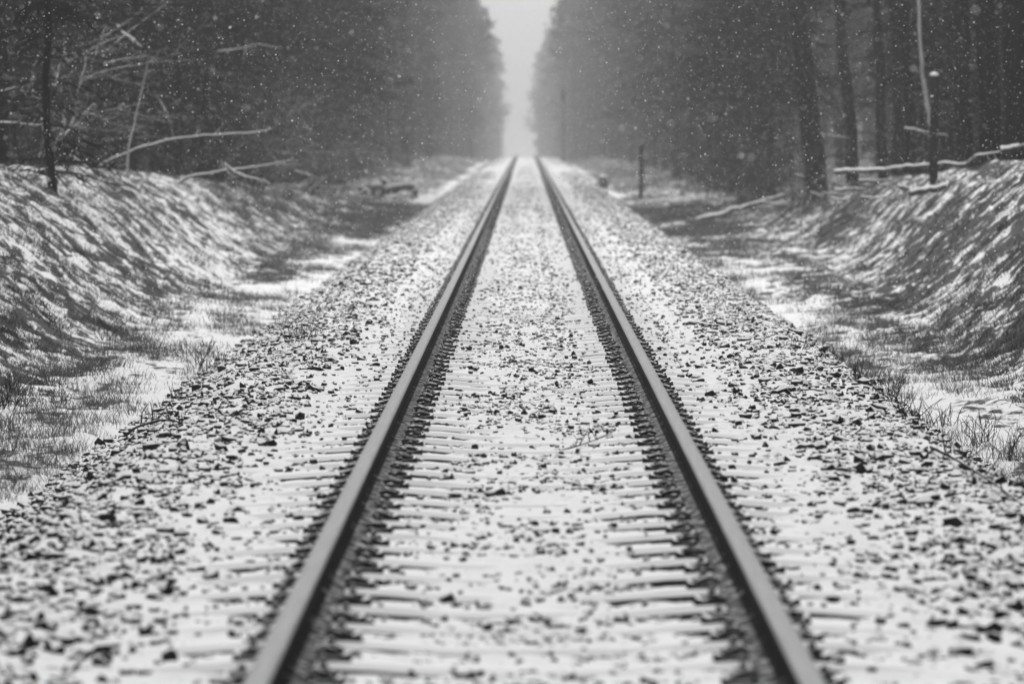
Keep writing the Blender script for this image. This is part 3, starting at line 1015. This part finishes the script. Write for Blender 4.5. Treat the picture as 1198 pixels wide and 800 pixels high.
for i in range(44):          # small sticks strewn along the foot of the wood
    left = i < 28
    a = random.uniform(255, 470) if left else random.uniform(880, 1060)
    b = (203 + (a - 255) * 0.12 if left else 232 - (a - 880) * 0.10) + random.uniform(-3, 12)
    L_ = random.uniform(12, 42); sl_ = random.uniform(-.45, .35)
    p_ = [(a, b), (a + L_ * .35, b + L_ * .35 * sl_ + random.uniform(-2, 2)), (a + L_ * .7, b + L_ * .7 * sl_ + random.uniform(-2, 2)), (a + L_, b + L_ * sl_)]
    deadwood('fallen_branch', p_, None, random.uniform(.016, .048),
             'small snowy stick among those strewn at the foot of the left-hand wood' if left else 'small snowy stick among those strewn at the foot of the right-hand wood',
             'branch', group=DW if left else RW, twigs=2, sides=6)

# a branch and twigs near the track
def ground_twig(name, pix, lift, r, label, cat='branch', twigs=4, group=None, mat='twig'):
    P = np.array([hit(a, b) for a, b in pix])
    P[:, 2] += np.array(lift)
    o0 = P[0].copy(); P -= o0
    t = np.linspace(0, len(P) - 1, 4 * len(P)); Q = np.stack([np.interp(t, np.arange(len(P)), P[:, i]) for i in range(3)], 1)
    Q[1:-1] = (Q[:-2] + Q[1:-1] * 2 + Q[2:]) / 4
    mb = MB(); mb.tube(Q, np.linspace(r, r * .4, len(Q)), 6, jit=.1)
    o = mb.build(name, M[mat], smooth=True); o.location = tuple(o0); tag(o, label, cat, group)
    tw = MB()
    for _ in range(twigs):
        k = random.randrange(2, len(Q) - 1); d = RNG.normal(0, .5, 3); d[2] = abs(d[2]) + .4; d /= np.linalg.norm(d)
        ln = random.uniform(.06, .18); e = Q[k] + d * ln
        tw.tube([Q[k], (Q[k] + e) / 2 + RNG.normal(0, .01, 3), e], [r * .5, r * .35, r * .2], 4, cap=False)
    if twigs: tw.build('side_twigs', M[mat], o)


ground_twig('fallen_branch', [(138, 516), (158, 509), (190, 503), (228, 500)], [.0, .05, .06, .0], .011, 'arched dark branch lying on the snow left of the ballast', group=DW, mat='bark', twigs=6)
ground_twig('fallen_branch', [(1090, 528), (1120, 548), (1160, 575), (1195, 596)], [.02, .04, .04, .02], .010, 'long thin dark twig along the right edge of the ballast', twigs=8, group=RW, mat='bark')
ground_twig('twig', [(600, 273), (607, 268), (613, 262)], [.01, .04, .08], .006, 'tiny dark twig standing between the rails', twigs=1, mat='bark')
ground_twig('twig', [(655, 530), (680, 524), (716, 512)], [.01, .015, .02], .006, 'dark brittle twig lying between the rails nearer the right rail', twigs=5, mat='bark')
ground_twig('twig', [(228, 352), (243, 346), (262, 342)], [.0, .05, .05], .014, 'dark twig on the snow of the left ditch', twigs=3, mat='bark')

# dry weeds along the ballast edges
def weed(seed, h):
    rng = np.random.default_rng(seed); mb = MB()
    for _ in range(rng.integers(9, 16)):
        d = np.array([rng.normal(0, .4), rng.normal(0, .4), 1.0]); d /= np.linalg.norm(d); ln = h * rng.uniform(.4, 1)
        b = np.array([rng.normal(0, .05), rng.normal(0, .05), -.03]); m = b + d * ln * .5; d2 = d + rng.normal(0, .25, 3); e = m + d2 * ln * .5
        mb.tube([b, m, e], [.0035, .003, .002], 4, cap=False)
        for _ in range(4):
            q = rng.uniform(.3, 1); s0 = b + (e - b) * q; dd = d + rng.normal(0, .7, 3)
            mb.tube([s0, s0 + dd * ln * rng.uniform(.1, .25)], [.0025, .0015], 3, cap=False)
    return mb


wp = [weed(400 + i, .30).build('dry_weed', M['bark']) for i in range(4)]
WS = [(355, 398, 1.0), (338, 402, .8), (243, 415, .9), (235, 432, 1.2), (262, 428, .8), (120, 398, 1.1), (20, 462, 1.0), (8, 480, 1.2), (70, 470, .8), (330, 385, .9), (205, 470, .7), (180, 500, .6),
      (935, 412, .7), (985, 425, .8), (1010, 448, .9), (1040, 470, 1.0), (1062, 487, 1.1), (1085, 498, .8), (1150, 520, 1.2), (1180, 540, 1.1), (878, 350, .8), (860, 330, .8), (1110, 500, .9), (845, 312, .9)]
for i, (a, b, s) in enumerate(WS):
    o = wp[i] if i < 4 else wp[i % 4].copy()
    if i >= 4: COL.objects.link(o)
    o.location = tuple(hit(a, b)); o.rotation_euler = (0, 0, random.uniform(0, 6.28)); o.scale = (s * .8, s * .8, s * .8)
    tag(o, 'dry bushy weed sticking out of the snow at the left edge of the ballast' if a < 600 else 'dry bushy weed sticking out of the snow at the right edge of the ballast', 'weed', 'dry weeds beside the ballast')

# ------------------------------------------------------------------ falling snow
def falling_snow(n):
    y0, y1 = 13.0, 175.0
    u = RNG.uniform(0, 1, n)
    Y = (y0 ** 3 + u * (y1 ** 3 - y0 ** 3)) ** (1 / 3)
    x = RNG.uniform(-1, 1, n) * (0.135 * Y + .8)
    z = CAMZ + RNG.uniform(-0.045, 0.05, n) * Y + .2
    k = z > height(x, Y, False) + 0.15
    x, Y, z = x[k], Y[k], z[k]; n = len(x)
    T = np.array([(1, 1, 1), (-1, -1, 1), (-1, 1, -1), (1, -1, -1)], float) / 1.73
    s = RNG.lognormal(math.log(0.0043), 0.36, n).clip(.0022, .010)
    V = T[None] * s[:, None, None] * RNG.uniform(.6, 1.3, (n, 4, 3)) * RNG.choice([-1, 1], (n, 1, 3))
    a = RNG.uniform(0, 6.28, n); c, q = np.cos(a)[:, None], np.sin(a)[:, None]
    V = np.stack([V[..., 0] * c - V[..., 1] * q, V[..., 0] * q + V[..., 1] * c, V[..., 2]], -1)
    V = V + np.stack([x, Y, z], -1)[:, None]
    F = np.arange(n)[:, None, None] * 4 + np.array([(0, 1, 2), (0, 3, 1), (0, 2, 3), (1, 3, 2)])[None]
    mb = MB(); mb.add(V.reshape(-1, 3), F.reshape(-1, 3))
    tag(mb.build('falling_snow', M['flake']), 'fine snowflakes falling through the air over the track', 'snow', kind='stuff')


falling_snow(560000)

# ------------------------------------------------------------------ haze
mb = MB(); mb.box((0, 470, 13.0), (860, 1100, 60.0))
hz = mb.build('haze', None or bpy.data.materials.new('winter_haze'))
m = hz.data.materials[0]; m.use_nodes = True; nt = m.node_tree
for q in list(nt.nodes):
    if q.type == 'BSDF_PRINCIPLED': nt.nodes.remove(q)
pv = node(nt, 'ShaderNodeVolumePrincipled')
pv.inputs['Color'].default_value = (0.97, 0.97, 0.97, 1); pv.inputs['Density'].default_value = 0.00105
pv.inputs['Anisotropy'].default_value = 0.75
nt.links.new(pv.outputs[0], nt.nodes['Material Output'].inputs['Volume'])
tag(hz, 'pale winter haze filling the cutting', 'haze', kind='stuff')

# ------------------------------------------------------------------ sky and sun
SUN_EL, SUN_AZ = math.radians(52), math.radians(-8)      # a veiled sun high ahead, behind even cloud
w = bpy.data.worlds.new('World'); SC.world = w; w.use_nodes = True
nt = w.node_tree; bg = nt.nodes['Background']
sky = node(nt, 'ShaderNodeTexSky'); sky.sky_type = 'NISHITA'; sky.sun_disc = False
sky.sun_elevation = SUN_EL; sky.sun_rotation = SUN_AZ
sky.air_density = 1.0; sky.dust_density = 6.0; sky.ozone_density = 1.0
bw = node(nt, 'ShaderNodeRGBToBW'); nt.links.new(sky.outputs[0], bw.inputs[0])
tc = node(nt, 'ShaderNodeTexCoord'); sz = node(nt, 'ShaderNodeSeparateXYZ'); nt.links.new(tc.outputs['Generated'], sz.inputs[0])
veil = ramp(nt, sz.outputs['Z'], 0.0, 1.0, 3.4, 6.6)
cloud = math_n(nt, 'ADD', math_n(nt, 'MULTIPLY', bw.outputs[0], 0.26), veil)     # even cloud cover over the clear sky
nt.links.new(gray(nt, cloud), bg.inputs['Color']); bg.inputs['Strength'].default_value = 0.13
sl = bpy.data.lights.new('sun', 'SUN'); sl.energy = 0.5; sl.angle = math.radians(50); sl.color = (1, 1, 1)
so = bpy.data.objects.new('sun', sl); COL.objects.link(so)
d = Vector((math.sin(SUN_AZ) * math.cos(SUN_EL), math.cos(SUN_AZ) * math.cos(SUN_EL), math.sin(SUN_EL)))
so.rotation_euler = d.to_track_quat('Z', 'Y').to_euler(); so.location = (0, 100, 60)

# ------------------------------------------------------------------ camera
cd = bpy.data.cameras.new('camera'); cam = bpy.data.objects.new('camera', cd); COL.objects.link(cam)
cd.sensor_width = 36.0; cd.sensor_fit = 'HORIZONTAL'; cd.lens = FPX * 36.0 / 1198.0
cd.clip_start = 0.1; cd.clip_end = 3000
cam.location = (CAMX, 0, CAMZ)
pitch = math.atan((400 - VPY) / FPX); yaw = math.atan((VPX - 599) / FPX)
cam.rotation_euler = (math.pi / 2 - pitch, 0, yaw)
cd.dof.use_dof = True; cd.dof.focus_distance = 33.0; cd.dof.aperture_fstop = 3.8
SC.camera = cam

SC.render.engine = 'CYCLES'
SC.cycles.use_denoising = True
SC.cycles.max_bounces = 6; SC.cycles.diffuse_bounces = 3; SC.cycles.volume_bounces = 1; SC.cycles.glossy_bounces = 2
SC.cycles.transparent_max_bounces = 4
SC.view_settings.view_transform = 'Standard'; SC.view_settings.look = 'None'
SC.view_settings.exposure = 0.58; SC.view_settings.gamma = 1.0; SC.view_settings.use_curve_mapping = False
